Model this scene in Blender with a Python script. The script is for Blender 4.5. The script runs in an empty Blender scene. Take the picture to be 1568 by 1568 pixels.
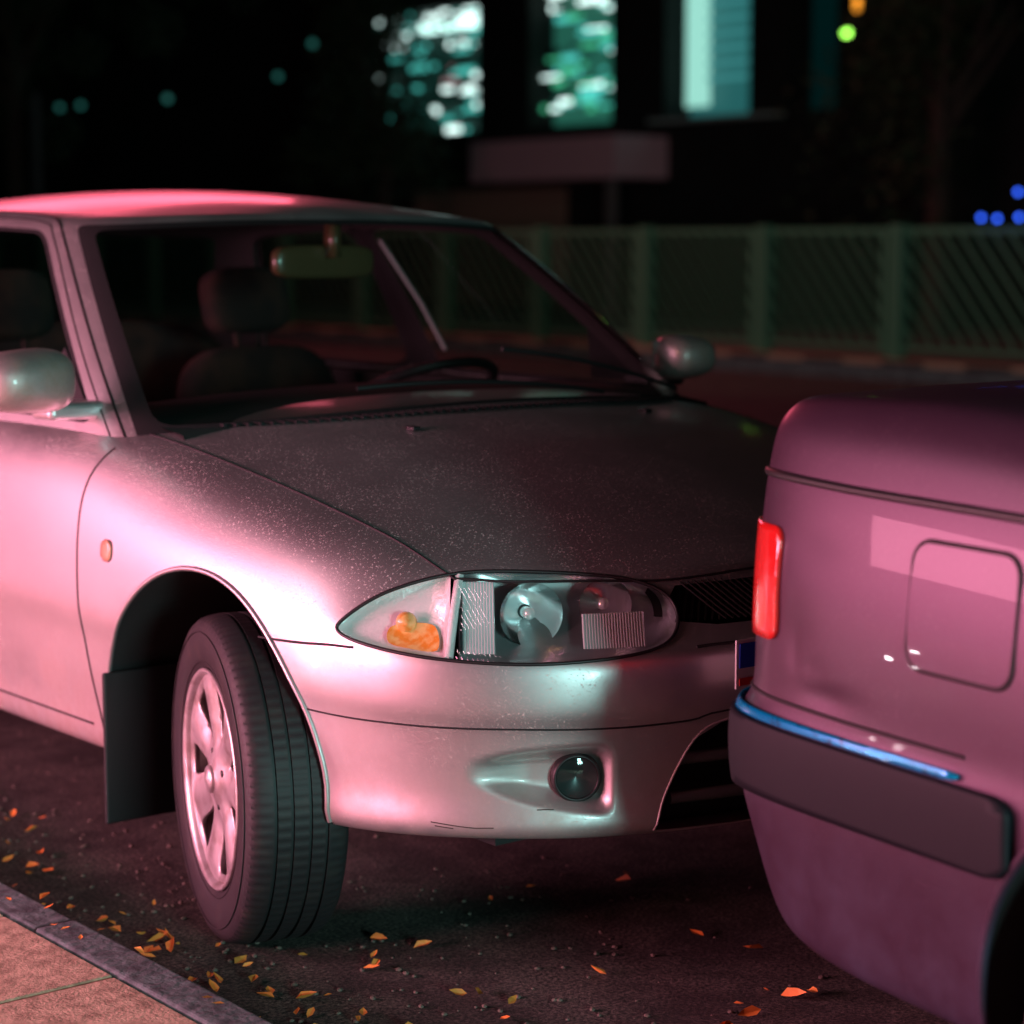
import bpy, bmesh, math, random
import numpy as np
from mathutils import Vector, Matrix
from mathutils.bvhtree import BVHTree
random.seed(3); np.random.seed(3)
scene=bpy.context.scene
def link(o): scene.collection.objects.link(o); return o

# ------------------------------------------------ materials
def mat(name, col=(.5,.5,.5), metal=0, rough=.5, coat=0, emit=None, es=0, noise=None, bump=None, spec=.5, coat_rough=.04):
    m=bpy.data.materials.new(name); m.use_nodes=True
    nt=m.node_tree; b=nt.nodes['Principled BSDF']
    b.inputs['Base Color'].default_value=(*col,1); b.inputs['Metallic'].default_value=metal
    b.inputs['Roughness'].default_value=rough; b.inputs['Coat Weight'].default_value=coat
    b.inputs['Coat Roughness'].default_value=coat_rough; b.inputs['Specular IOR Level'].default_value=spec
    if emit: b.inputs['Emission Color'].default_value=(*emit,1); b.inputs['Emission Strength'].default_value=es
    tc=nt.nodes.new('ShaderNodeTexCoord')
    if noise: # (scale, col2, lo, hi)
        n=nt.nodes.new('ShaderNodeTexNoise'); n.inputs['Scale'].default_value=noise[0]; n.inputs['Detail'].default_value=8
        r=nt.nodes.new('ShaderNodeMapRange'); r.inputs[1].default_value=noise[2]; r.inputs[2].default_value=noise[3]
        x=nt.nodes.new('ShaderNodeMix'); x.data_type='RGBA'
        x.inputs[6].default_value=(*col,1); x.inputs[7].default_value=(*noise[1],1)
        nt.links.new(tc.outputs['Object'],n.inputs['Vector']); nt.links.new(n.outputs['Fac'],r.inputs[0])
        nt.links.new(r.outputs[0],x.inputs[0]); nt.links.new(x.outputs[2],b.inputs['Base Color'])
    if bump: # (scale,strength,dist)
        n=nt.nodes.new('ShaderNodeTexNoise'); n.inputs['Scale'].default_value=bump[0]; n.inputs['Detail'].default_value=6
        bb=nt.nodes.new('ShaderNodeBump'); bb.inputs['Strength'].default_value=bump[1]; bb.inputs['Distance'].default_value=bump[2]
        nt.links.new(tc.outputs['Object'],n.inputs['Vector']); nt.links.new(n.outputs['Fac'],bb.inputs['Height']); nt.links.new(bb.outputs[0],b.inputs['Normal'])
    return m
def car_paint(name,col,metal,rough,dirt_or_light,dust,dirt_or_light_amt=.6,coat=.6,speck_amt=.7,coat_rough=.06,film_amt=.07):
    """metallic paint with dust specks and road film or painted-in light on the lower panels"""
    m=bpy.data.materials.new(name); m.use_nodes=True; nt=m.node_tree; b=nt.nodes['Principled BSDF']; L=nt.links.new; N=nt.nodes.new
    b.inputs['Coat Weight'].default_value=coat; b.inputs['Coat Roughness'].default_value=coat_rough
    tc=N('ShaderNodeTexCoord'); sp=N('ShaderNodeSeparateXYZ'); L(tc.outputs['Object'],sp.inputs[0])
    def noise(s,d=6,r=.55):
        n=N('ShaderNodeTexNoise'); n.inputs['Scale'].default_value=s; n.inputs['Detail'].default_value=d; n.inputs['Roughness'].default_value=r; L(tc.outputs['Object'],n.inputs['Vector']); return n.outputs['Fac']
    def rng(x,a,b_,c,d):
        r=N('ShaderNodeMapRange'); r.inputs[1].default_value=a; r.inputs[2].default_value=b_; r.inputs[3].default_value=c; r.inputs[4].default_value=d; L(x,r.inputs[0]); return r.outputs[0]
    def math2(op,x,y):
        k=N('ShaderNodeMath'); k.operation=op
        for i,q in enumerate((x,y)):
            if isinstance(q,(int,float)): k.inputs[i].default_value=q
            else: L(q,k.inputs[i])
        return k.outputs[0]
    low=rng(sp.outputs[2],.62,.26,0,1); blot=rng(noise(7,8,.65),.35,.7,.15,1); df=math2('MULTIPLY',math2('MULTIPLY',low,blot),dirt_or_light_amt)
    speck=math2('MULTIPLY',rng(noise(260,2),.61,.67,0,speck_amt),rng(noise(9,4),.35,.6,.25,1))
    film=rng(noise(2.2,8,.6),.4,.75,0,film_amt)
    ad=math2('MAXIMUM',speck,film)
    m1=N('ShaderNodeMix'); m1.data_type='RGBA'; m1.inputs[6].default_value=(*col,1); m1.inputs[7].default_value=(*dust,1); L(ad,m1.inputs[0])
    m2=N('ShaderNodeMix'); m2.data_type='RGBA'; L(m1.outputs[2],m2.inputs[6]); m2.inputs[7].default_value=(*dirt_or_light,1); L(df,m2.inputs[0]); L(m2.outputs[2],b.inputs['Base Color'])
    tot=math2('MAXIMUM',ad,df)
    L(rng(tot,0,1,metal,.1),b.inputs['Metallic']); L(rng(tot,0,1,rough,.75),b.inputs['Roughness'])
    bp=N('ShaderNodeBump'); bp.inputs['Strength'].default_value=.06; bp.inputs['Distance'].default_value=.001; L(noise(900,2),bp.inputs['Height']); L(bp.outputs[0],b.inputs['Normal'])
    return m
def glass(name,tint=(.8,.85,.83),rough=.02,wave=None,f0=.045):
    m=bpy.data.materials.new(name); m.use_nodes=True; nt=m.node_tree; nt.nodes.clear(); L=nt.links.new
    o=nt.nodes.new('ShaderNodeOutputMaterial'); t=nt.nodes.new('ShaderNodeBsdfTransparent'); g=nt.nodes.new('ShaderNodeBsdfGlossy')
    f=nt.nodes.new('ShaderNodeLayerWeight'); f.inputs[0].default_value=.5; p=nt.nodes.new('ShaderNodeMath'); p.operation='POWER'; p.inputs[1].default_value=4.5
    r=nt.nodes.new('ShaderNodeMapRange'); r.inputs[3].default_value=f0; r.inputs[4].default_value=1
    mx=nt.nodes.new('ShaderNodeMixShader'); t.inputs[0].default_value=(*tint,1); g.inputs['Roughness'].default_value=rough
    L(f.outputs['Facing'],p.inputs[0]); L(p.outputs[0],r.inputs[0]); L(r.outputs[0],mx.inputs[0]); L(t.outputs[0],mx.inputs[1]); L(g.outputs[0],mx.inputs[2]); L(mx.outputs[0],o.inputs[0])
    if wave:
        tc=nt.nodes.new('ShaderNodeTexCoord'); w=nt.nodes.new('ShaderNodeTexWave'); w.inputs['Scale'].default_value=wave
        b=nt.nodes.new('ShaderNodeBump'); b.inputs['Strength'].default_value=.6; b.inputs['Distance'].default_value=.003
        L(tc.outputs['Object'],w.inputs['Vector']); L(w.outputs['Fac'],b.inputs['Height']); L(b.outputs[0],g.inputs['Normal'])
    return m

M_silver=car_paint('silver_paint',(.57,.55,.56),.90,.39,(.28,.14,.08),(.66,.58,.55),.75,.40,.85,.12,.10)
M_purple=car_paint('mauve_paint',(.066,.034,.060),.5,.38,(.045,.055,.095),(.16,.11,.14),.85,.10,.3,.03)  # bluish lower tint puts cool reflected light into the colour
M_black=mat('black_trim',(.012,.012,.013),0,.45)
M_seal=mat('rubber_seal',(.010,.010,.011),0,.75,spec=.3)
M_gap=mat('panel_gap',(.006,.005,.006),0,.7)
M_rubber=mat('tyre_rubber',(.018,.016,.018),0,.6,noise=(20,(.038,.030,.027),.5,.8),bump=(300,.15,.001))
M_rim=mat('wheel_alloy',(.68,.64,.64),.7,.38,noise=(30,(.40,.34,.32),.45,.72))
M_dark=mat('dark_interior',(.016,.013,.014),0,.8)
M_seat=mat('seat_cloth',(.050,.022,.017),0,.95,noise=(12,(.02,.012,.012),.4,.6))
M_chrome=mat('chrome',(.85,.86,.87),1,.12)
M_glass=glass('window_glass',(.72,.78,.75))
M_lens=glass('lens_glass',(.98,.99,.99),.05,55)
M_lens2=glass('lens_clear',(.98,.97,.97),.08)
M_fogl=glass('fog_glass',(.8,.85,.85),.05)
M_amber=mat('amber_plastic',(.90,.30,.04),0,.3,.6,spec=.8,noise=(60,(.95,.55,.20),.4,.6))
M_red=mat('tail_lamp_red',(.58,.012,.014),0,.12,1,emit=(1,.03,.02),es=.09,bump=(70,.4,.003))
M_marker=mat('side_marker',(.75,.36,.24),0,.3,.5)

# ------------------------------------------------ mesh helpers
def mk(name,V,F,m,parent=None,normals=None,smooth=True):
    me=bpy.data.meshes.new(name); me.from_pydata([tuple(map(float,v)) for v in V],[],[tuple(map(int,f)) for f in F]); me.update()
    if smooth: me.polygons.foreach_set('use_smooth',[True]*len(me.polygons))
    if normals is not None: me.normals_split_custom_set_from_vertices([tuple(map(float,n)) for n in normals])
    me.materials.append(m); o=link(bpy.data.objects.new(name,me))
    if parent: o.parent=parent
    return o
def empty(name,loc=(0,0,0),rz=0):
    e=link(bpy.data.objects.new(name,None)); e.location=loc; e.rotation_euler=(0,0,rz); e.empty_display_size=.2; return e
def tube(name,pts,r,m,parent=None,cyclic=False,res=2):
    c=bpy.data.curves.new(name,'CURVE'); c.dimensions='3D'; c.bevel_depth=r; c.bevel_resolution=res; c.use_fill_caps=True
    s=c.splines.new('POLY'); s.points.add(len(pts)-1)
    for p,q in zip(s.points,pts): p.co=(*q,1)
    s.use_cyclic_u=cyclic; c.materials.append(m); o=link(bpy.data.objects.new(name,c))
    if parent: o.parent=parent
    return o
def bm_obj(name,fn,m,parent=None,smooth=False,bevel=0):
    bm=bmesh.new(); fn(bm); me=bpy.data.meshes.new(name); bm.to_mesh(me); bm.free(); me.materials.append(m)
    if smooth: me.polygons.foreach_set('use_smooth',[True]*len(me.polygons))
    o=link(bpy.data.objects.new(name,me))
    if parent: o.parent=parent
    if bevel:
        b=o.modifiers.new('b','BEVEL'); b.width=bevel; b.segments=3; b.limit_method='ANGLE'
    return o
def addbox(bm,x0,x1,y0,y1,z0,z1,M=None):
    vs=[bm.verts.new((x,y,z)) for x in (x0,x1) for y in (y0,y1) for z in (z0,z1)]
    for f in ((0,1,3,2),(4,6,7,5),(0,4,5,1),(2,3,7,6),(0,2,6,4),(1,5,7,3)): bm.faces.new([vs[i] for i in f])
    if M is not None:
        for v in vs: v.co=M@v.co
def lathe(profile,n,axis='x',rfn=None):
    V=[];F=[];k=len(profile)
    for i in range(n):
        t=2*math.pi*i/n
        for j,(r,x) in enumerate(profile):
            rr=r if rfn is None else rfn(r,x,i,j)
            V.append((x,rr*math.cos(t),rr*math.sin(t)))
    for i in range(n):
        for j in range(k-1):
            a=i*k+j;b=((i+1)%n)*k+j; F.append((a,b,b+1,a+1))
    return V,F
def closed_curve(P,n=10):
    P=np.array(P,float); out=[];k=len(P)
    for i in range(k):
        p0,p1,p2,p3=P[i-1],P[i],P[(i+1)%k],P[(i+2)%k]
        for j in range(n):
            t=j/n; out.append(.5*((2*p1)+(p2-p0)*t+(2*p0-5*p1+4*p2-p3)*t*t+(-p0+3*p1-3*p2+p3)*t**3))
    return np.array(out)
def rrect(x0,x1,y0,y1,r,n=6,rx=None):
    rx=rx or r; pts=[]
    for cx,cy,a0 in ((x1-rx,y1-r,0),(x0+rx,y1-r,90),(x0+rx,y0+r,180),(x1-rx,y0+r,270)):
        for i in range(n+1):
            a=math.radians(a0+90*i/n); pts.append((cx+rx*math.cos(a),cy+r*math.sin(a)))
    return np.array(pts)
def resample(P,n):
    P=np.array(P,float); d=np.r_[0,np.cumsum(np.linalg.norm(np.diff(P,axis=0),axis=1))]
    t=np.linspace(0,d[-1],n)
    out=[]
    for s in t:
        i=min(np.searchsorted(d,s,side='right')-1,len(P)-2); u=(s-d[i])/(d[i+1]-d[i]+1e-9)
        p1,p2=P[i],P[i+1]; p0=P[i-1] if i>0 else 2*p1-p2; p3=P[i+2] if i+2<len(P) else 2*p2-p1
        out.append(.5*((2*p1)+(p2-p0)*u+(2*p0-5*p1+4*p2-p3)*u*u+(-p0+3*p1-3*p2+p3)*u**3))
    return np.array(out)

# ------------------------------------------------ b-spline surface in (a,y,z); a = distance from car centreline
def basis(n,ts):
    B=np.zeros((len(ts),n+2)); dB=np.zeros_like(B)
    for r,t in enumerate(ts):
        i=min(int(t),n-2); f=t-i
        B[r,i:i+4]=np.array([(1-f)**3,3*f**3-6*f*f+4,-3*f**3+3*f*f+3*f+1,f**3])/6
        dB[r,i:i+4]=np.array([-3*(1-f)**2,9*f*f-12*f,-9*f*f+6*f+3,3*f*f])/6
    return B,dB
class Surf:
    def __init__(s,V,N,F,P): s.V,s.N,s.F,s.P=V,N,F,P   # P = (u,v) params
    def copy(s): return Surf(s.V.copy(),s.N.copy(),s.F.copy(),s.P.copy())
    def bvh(s): return BVHTree.FromPolygons([tuple(v) for v in s.V],[tuple(int(i) for i in f) for f in s.F])
def surface(net,su,sv):
    n,m,_=net.shape; mir=np.array([-1,1,1])
    net=np.concatenate([net[1:2]*mir,net,net[-2:-1]*mir],0)
    net=np.concatenate([2*net[:,0:1]-net[:,1:2],net,net[:,-2:-1]*mir],1)
    tu=np.linspace(0,n-1,(n-1)*su+1); tv=np.linspace(0,m-1,(m-1)*sv+1)
    Bu,dBu=basis(n,tu); Bv,dBv=basis(m,tv)
    V=np.einsum('ij,jkc,lk->ilc',Bu,net,Bv); du=np.einsum('ij,jkc,lk->ilc',dBu,net,Bv); dv=np.einsum('ij,jkc,lk->ilc',Bu,net,dBv)
    N=np.cross(du,dv); L=np.linalg.norm(N,axis=2,keepdims=True); N=N/np.maximum(L,1e-9)
    nu,nv=len(tu),len(tv); idx=np.arange(nu*nv).reshape(nu,nv)
    a,b,c,d=idx[:-1,:-1].ravel(),idx[1:,:-1].ravel(),idx[1:,1:].ravel(),idx[:-1,1:].ravel()
    F=np.concatenate([np.stack([a,b,c],1),np.stack([a,c,d],1)])
    P=np.stack(np.meshgrid(tu,tv,indexing='ij'),2).reshape(-1,2)
    return Surf(V.reshape(-1,3),N.reshape(-1,3),F,P)
def inside(pts,poly):
    x,y=pts[:,0],pts[:,1]; r=np.zeros(len(pts),bool)
    for (x0,y0),(x1,y1) in zip(poly,np.roll(poly,-1,0)):
        c=((y0>y)!=(y1>y)); xx=(x1-x0)*(y-y0)/((y1-y0) if y1!=y0 else 1e-12)+x0
        r^=(c&(x<xx))
    return r
def cut(S,coords,poly,mask=None):
    """split surface S by polygon in 2-D coords; returns (inside,outside)"""
    poly=np.array(poly,float); V,N,P=S.V.copy(),S.N.copy(),S.P.copy(); Q=coords.copy()
    ins=inside(Q,poly)
    if mask is not None: ins&=mask
    F=S.F; E=np.concatenate([F[:,[0,1]],F[:,[1,2]],F[:,[2,0]]]); E=np.sort(E,1); E=np.unique(E[ins[E[:,0]]!=ins[E[:,1]]],axis=0)
    on=np.zeros(len(V),bool); A=poly; Bp=np.roll(poly,-1,0); dp=Bp-A
    for i,j in E:
        if on[i] or on[j]: continue
        p=Q[i]; d=Q[j]-p; den=d[0]*dp[:,1]-d[1]*dp[:,0]; den=np.where(abs(den)<1e-14,1e-14,den); w=A-p
        t=(w[:,0]*dp[:,1]-w[:,1]*dp[:,0])/den; s=(w[:,0]*d[1]-w[:,1]*d[0])/den
        ok=(t>=-1e-6)&(t<=1+1e-6)&(s>=-1e-6)&(s<=1+1e-6)
        if not ok.any(): continue
        tt=t[ok][0]; k,o=(i,j) if tt<.5 else (j,i); q=tt if tt<.5 else 1-tt
        for X in (V,N,P,Q): X[k]=X[k]*(1-q)+X[o]*q
        on[k]=True
    inn=ins&~on; out=~ins&~on
    fi=inn[F].any(1); fo=out[F].any(1); amb=~fi&~fo
    if amb.any():
        c=Q[F[amb]].mean(1); ci=inside(c,poly)
        if mask is not None: ci&=mask[F[amb]].all(1)
        fi[np.where(amb)[0]]=ci
    return Surf(V,N,F[fi],P),Surf(V,N,F[~fi],P)
def compact(S):
    u,inv=np.unique(S.F.ravel(),return_inverse=True)
    return Surf(S.V[u],S.N[u],inv.reshape(-1,3),S.P[u])
class Car:
    def __init__(s,e,ymap): s.e=e; s.ymap=ymap
    def pt(s,p,side=1): return (-side*p[0],s.ymap[0]*p[1]+s.ymap[1],p[2])
    def add(s,S,name,m,off=0,both=True,solid=0):
        S=compact(S)
        if len(S.F)==0: return
        N=S.N/np.maximum(np.linalg.norm(S.N,axis=1,keepdims=True),1e-9); V=S.V+N*off
        for side in ((1,-1) if both else (1,)):
            W=np.stack([-side*V[:,0],s.ymap[0]*V[:,1]+s.ymap[1],V[:,2]],1); NN=np.stack([-side*N[:,0],s.ymap[0]*N[:,1],N[:,2]],1)
            fn=np.cross(W[S.F[:,1]]-W[S.F[:,0]],W[S.F[:,2]]-W[S.F[:,0]]); F=S.F if (fn*NN[S.F[:,0]]).sum()>0 else S.F[:,::-1]
            o=mk(name,W,F,m,s.e,normals=NN)
            if solid:
                md=o.modifiers.new('s','SOLIDIFY'); md.thickness=solid; md.offset=-1
    def tube(s,name,pts,r,m,both=True,cyclic=False):
        for side in ((1,-1) if both else (1,)): tube(name,[s.pt(p,side) for p in pts],r,m,s.e,cyclic)
def snap(bvh,pts,n=40,off=0):
    out=[]
    for p in resample(pts,n):
        c,nn,_,_=bvh.find_nearest(Vector(p)); out.append(np.array(c))
    return out
def offs(plan):
    P=np.array(plan,float); ext=np.concatenate([P[1:2]*[-1,1],P,P[-2:-1]*[-1,1]])
    T=ext[2:]-ext[:-2]; T/=np.linalg.norm(T,axis=1,keepdims=True); return T

# ================================================= PARKED CAR (silver)
XC=2.795
car_e=empty('parked_car',(XC,4.6,0)); car=Car(car_e,(1,-4.6))
plan=[(0,2.465),(.2,2.478),(.40,2.52),(.56,2.585),(.685,2.685),(.775,2.805),(.822,2.93),(.842,3.08),(.848,3.3),(.848,3.6),(.85,3.85),(.852,4.3),(.852,4.8),(.85,5.3),(.85,5.55),(.848,5.8),(.84,6.1),(.83,6.4),(.78,6.62),(.6,6.74),(.3,6.79),(0,6.80)]
Fr=[(.30,.12),(.282,.030),(.305,-.006),(.355,.012),(.43,.008),(.478,.004),(.50,-.006),(.55,-.004),(.597,.002),(.612,.035),(.655,.075),(.705,.115)]
Fe=[(.27,.12),(.26,.04),(.285,.024),(.34,.026),(.42,.014),(.48,.010),(.53,.002),(.58,0),(.63,.002),(.69,.010),(.755,.032),(.80,.072)]
Do=[(.27,.12),(.255,.04),(.285,.028),(.34,.026),(.43,.014),(.50,.010),(.548,.001),(.60,.004),(.68,.008),(.76,.016),(.83,.03),(.885,.062)]
Re=[(.32,.12),(.30,.05),(.33,.02),(.38,.01),(.44,0),(.5,-.005),(.55,-.002),(.60,.005),(.66,.01),(.76,.02),(.86,.04),(.93,.08)]
wt=[(1,0,0,0)]*5+[(.8,.2,0,0),(.5,.5,0,0),(.2,.8,0,0),(0,1,0,0),(0,.6,.4,0)]+[(0,0,1,0)]*6+[(0,0,.6,.4),(0,0,.2,.8)]+[(0,0,0,1)]*4
ycs=[2.63,2.66,2.72,2.8,2.88,2.97,3.07,3.18,3.33,3.6,3.85,4.3,4.8,5.3,5.55,5.8,6.05,6.25,6.42,6.55,6.62,6.66]
def top_s(a,y):
    zc=np.interp(y,[2.5,2.56,2.66,2.8,2.95,3.1,3.25,3.45,3.7,4,5.5,6.0,6.4,6.7,6.85],[.68,.71,.75,.80,.84,.875,.905,.935,.95,.94,.94,.99,.99,.96,.9])
    k=np.interp(y,[2.56,2.8,2.95,3.25,3.71,4,5.5,6.5],[.2,.19,.16,.163,.087,.06,.06,.07]); return zc-k*a*a
def build_net(plan,tabs,wt,ycs,topf,fr=(.12,.3,.55,.78,1.0)):
    T=offs(plan); net=[]
    for i,(p,w) in enumerate(zip(plan,wt)):
        t=T[i]; inn=np.array([-t[1],t[0]])
        c=np.array([0,(plan[0][1]+plan[-1][1])/2])
        if np.dot(inn,c-np.array(p))<0: inn=-inn
        rows=[]
        for r in range(len(tabs[0])):
            z=sum(w[k]*tabs[k][r][0] for k in range(len(tabs))); ins=sum(w[k]*tabs[k][r][1] for k in range(len(tabs)))
            q=np.array(p)+inn*ins
            if i in (0,len(plan)-1): q[0]=0
            if r==len(tabs[0])-1: z=.3*z+.7*topf(q[0],q[1])
            rows.append((q[0],q[1],z))
        e=rows[-1]
        for f in fr:
            a=e[0]*(1-f); y=e[1]+(ycs[i]-e[1])*f; rows.append((a,y,topf(a,y)))
        net.append(rows)
    return np.array(net,float)
body=surface(build_net(plan,[Fr,Fe,Do,Re],wt,ycs,top_s),24,9)
def hz(V): return np.stack([.8*V[:,0]+.6*(V[:,1]-2.5),V[:,2]],1)
# fog-lamp scoop pressed into the bumper: a teardrop, deepest round the lamp
Q=hz(body.V); front=(body.V[:,1]<3.1)
def smooth(x): x=np.clip(x,0,1); return x*x*(3-2*x)
t_=np.clip((Q[:,0]-.455)/(.700-.455),0,1)
hw=.064*np.sqrt(np.clip(1-((t_-.24)/.80)**2,0,1))*(1-.35*t_); zc_=.392+.012*t_
wz=smooth(1.6*(1-abs(Q[:,1]-zc_)/np.maximum(hw,1e-4)))
wx=smooth((Q[:,0]-.455)/.022)*smooth((.700-Q[:,0])/.11)
w=wz*wx*front; prof=w*.032
body.V-=body.N*prof[:,None]
def renorm(S):
    fn=np.cross(S.V[S.F[:,1]]-S.V[S.F[:,0]],S.V[S.F[:,2]]-S.V[S.F[:,0]]); N=np.zeros_like(S.V)
    for k in range(3): np.add.at(N,S.F[:,k],fn)
    N/=np.maximum(np.linalg.norm(N,axis=1,keepdims=True),1e-12); return N
RN=renorm(body); sg=np.sign((RN*body.N).sum()); sel=(abs(Q[:,0]-.58)<.15)&(abs(Q[:,1]-.395)<.085)&front; body.N[sel]=RN[sel]*sg
if body.N[(body.V[:,0]>.8)&(body.V[:,1]>4)][:,0].mean()<0: body.N*=-1
bb=body.bvh(); full=body.copy()
def ray_hz(h,z,bv):
    n=Vector((.6,-.8,0)); o=Vector((.8*h,.6*h+2.5,z))+n*1.2
    c,_,_,_=bv.ray_cast(o-n*0.2,-n,1.6); return np.array(c) if c else None
def yz(V): return V[:,1:3].copy()
th=np.linspace(0,2*np.pi,90,endpoint=False)
arch=[(3.34,.31,.37),(5.74,.31,.355)]
for (cy,cz,r) in arch:
    poly=np.stack([cy+r*np.cos(th),cz+r*np.sin(th)],1); poly[:,1]=np.where(poly[:,1]<cz,poly[:,1]*2.2-cz*1.2,poly[:,1])
    _,body=cut(body,yz(body.V),poly,body.V[:,0]>.45)
    pts=[]
    for t in np.linspace(-.12,np.pi+.12,60):
        y=cy+r*math.cos(t); z=cz+r*math.sin(t); c,_,_,_=bb.ray_cast(Vector((1.3,y,z)),Vector((-1,0,0)))
        if c: pts.append((c[0]+.001,y,z))
    car.tube('arch_lip',pts,.005,M_silver)
    k=len(pts); V=[p for p in pts]+[(p[0]-.03,p[1],p[2]) for p in pts]+[(.45,cy+(p[1]-cy)*1.05,cz+(p[2]-cz)*1.05) for p in pts]+[(.45,cy,cz-.1)]
    F=[(i,i+1,k+i+1,k+i) for i in range(k-1)]+[(k+i,k+i+1,2*k+i+1,2*k+i) for i in range(k-1)]+[(2*k+i,2*k+i+1,3*k) for i in range(k-1)]
    for s in (1,-1): mk('wheel_arch_liner',[car.pt(p,s) for p in V],F,M_dark,car_e,smooth=False)
_,body=cut(body,body.V[:,:2].copy(),[(-1,3.72),(.70,3.78),(.71,4.5),(.70,5.7),(.5,5.85),(-1,5.85)],body.V[:,2]>.84)
# headlamp
HL=closed_curve([(.342,.632),(.39,.602),(.552,.588),(.706,.590),(.834,.602),(.905,.620),(.895,.645),(.824,.688),(.719,.716),(.60,.720),(.435,.708),(.356,.678)],8)
lens,body=cut(body,hz(body.V),HL,body.V[:,1]<3.1)
SIG=[(.722,.5),(1.0,.5),(1.0,.8),(.700,.8)]
sig,main=cut(lens,hz(lens.V),SIG)
car.add(main,'headlamp_lens',M_lens,.001); car.add(sig,'indicator_lens',M_lens2,.001)
rimp=[ray_hz(h,z,bb) for h,z in HL]
car.tube('headlamp_gasket',rimp,.0032,M_black,cyclic=True)
def housing(pts,depth,sc,name,m):
    R=np.array(pts); cen=R.mean(0); k=len(R); dv=np.array([-.45,.89,0])
    V=list(R)+[cen+(p-cen)*((1+sc)/2)+dv*depth*.7 for p in R]+[cen+(p-cen)*sc*.8+dv*depth for p in R]+[cen+dv*depth]
    F=[(j*k+i,j*k+(i+1)%k,(j+1)*k+(i+1)%k,(j+1)*k+i) for j in range(2) for i in range(k)]+[(2*k+i,2*k+(i+1)%k,3*k) for i in range(k)]
    for s in (1,-1): mk(name,[car.pt(p,s) for p in V],F,m,car_e)
M_hl=mat('headlamp_reflector',(.45,.48,.49),.75,.32)
M_ind=mat('indicator_reflector',(.88,.85,.85),.15,.35,.5,bump=(90,.5,.004))
M_flute=mat('fluted_reflector',(.95,.97,.98),.4,.25)
hm=[p for p,(h,z) in zip(rimp,HL) if h<.708]; hs=[p for p,(h,z) in zip(rimp,HL) if h>=.708]
housing(hm,.075,.95,'headlamp_housing',M_hl); housing(hs,.03,.9,'indicator_housing',M_ind)
dv0=ray_hz(.722,.592,bb); dv1=ray_hz(.703,.715,bb)
car.tube('lamp_divider',resample([dv0,(dv0+dv1)/2+np.array([.004,-.004,0]),dv1],8)+np.array([-.004,.008,0]),.008,M_ind)
def flutes(name,h0,h1,z0,z1,n,depth):
    V=[];F=[];hs_=np.linspace(h0,h1,n*6+1)
    for i,h in enumerate(hs_):
        d=depth-.003*abs(math.sin(math.pi*i/6))
        for z in np.linspace(z0,z1,5):
            p=ray_hz(h,z,bb)
            V.append(np.array(p)+np.array([-.45,.89,0])*d)
    m_=5
    for i in range(len(hs_)-1):
        for j in range(4): F.append((i*m_+j,(i+1)*m_+j,(i+1)*m_+j+1,i*m_+j+1))
    for s in (1,-1): mk(name,[car.pt(p,s) for p in V],F,M_flute,car_e)
flutes('lamp_flutes',.645,.698,.600,.704,11,.012)
flutes('lamp_flutes',.395,.50,.606,.655,22,.014)
def place_lathe(name,prof,loc,axis,m,n=40):
    V,F=lathe(prof,n); q=Vector((1,0,0)).rotation_difference(Vector(axis))
    for s in (1,-1):
        W=[q@Vector(v)+Vector(loc) for v in V]; mk(name,[car.pt(p,s) for p in W],F,m,car_e)
# parabolic dishes: open towards the front, bulb at the focus
pp=[(.004+.050*math.sqrt(i/10),-.045+.045*(i/10)) for i in range(11)]
for h,zz,sc in ((.58,.652,1.0),(.455,.664,.85)):
    c=ray_hz(h,zz,bb)+np.array([-.016,.030,0])
    place_lathe('headlamp_dish',[(r*sc,x*sc) for r,x in pp],c,(.42,-.90,.05),M_chrome)
    place_lathe('headlamp_bulb',[(0.0001,-.006),(.008,-.008),(.011,-.016),(.010,-.04)],c,(.42,-.90,.05),M_flute,16)
c=ray_hz(.79,.640,bb)+np.array([-.010,.018,0])
place_lathe('indicator_bulb',[(0.0001,.014),(.014,.010),(.018,.0),(.017,-.01)],c,(.5,-.86,0),M_amber,20)
AM=[(.742,.602),(.79,.603),(.822,.610),(.82,.632),(.785,.640),(.745,.636)]
V=[ray_hz(h,z,bb)+np.array([-.010,.014,0]) for h,z in closed_curve(AM,5)]; cc=np.mean(V,0)+np.array([-.008,.010,0]); V.append(cc); k=len(V)-1
for s in (1,-1): mk('indicator_amber',[car.pt(p,s) for p in V],[(i,(i+1)%k,k) for i in range(k)],M_amber,car_e)
# grille + lower intake
gr=[(-.1,.632),(.30,.630),(.375,.640),(.385,.655),(.34,.692),(-.1,.702)]
g,body=cut(body,body.V[:,[0,2]].copy(),gr,body.V[:,1]<2.85)
lo=[(-.1,.295),(.445,.30),(.425,.36),(.375,.45),(.32,.478),(.2,.486),(-.1,.486)]
lw,body=cut(body,body.V[:,[0,2]].copy(),lo,body.V[:,1]<2.75)
for S_,nm in ((g,'grille_back'),(lw,'intake_back')):
    S2=S_.copy(); S2.V=S2.V+np.array([0,.06,0]); car.add(S2,nm,M_gap)
M_int=mat('intake_grey',(.10,.10,.10),.2,.5)
def fy(a,z):
    c,_,_,_=bb.ray_cast(Vector((a,1.5,z)),Vector((0,1,0))); return c[1] if c else 2.6
for z in (.35,.415):
    car.tube('intake_bar',[(a,fy(a,z)+.012,z) for a in np.linspace(0,.425-(z-.3)*.28,14)],.011,M_int)
car.tube('intake_post',[(.24,fy(.24,z)+.012,z) for z in np.linspace(.30,.48,6)],.010,M_int)
gm=[]
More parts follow.
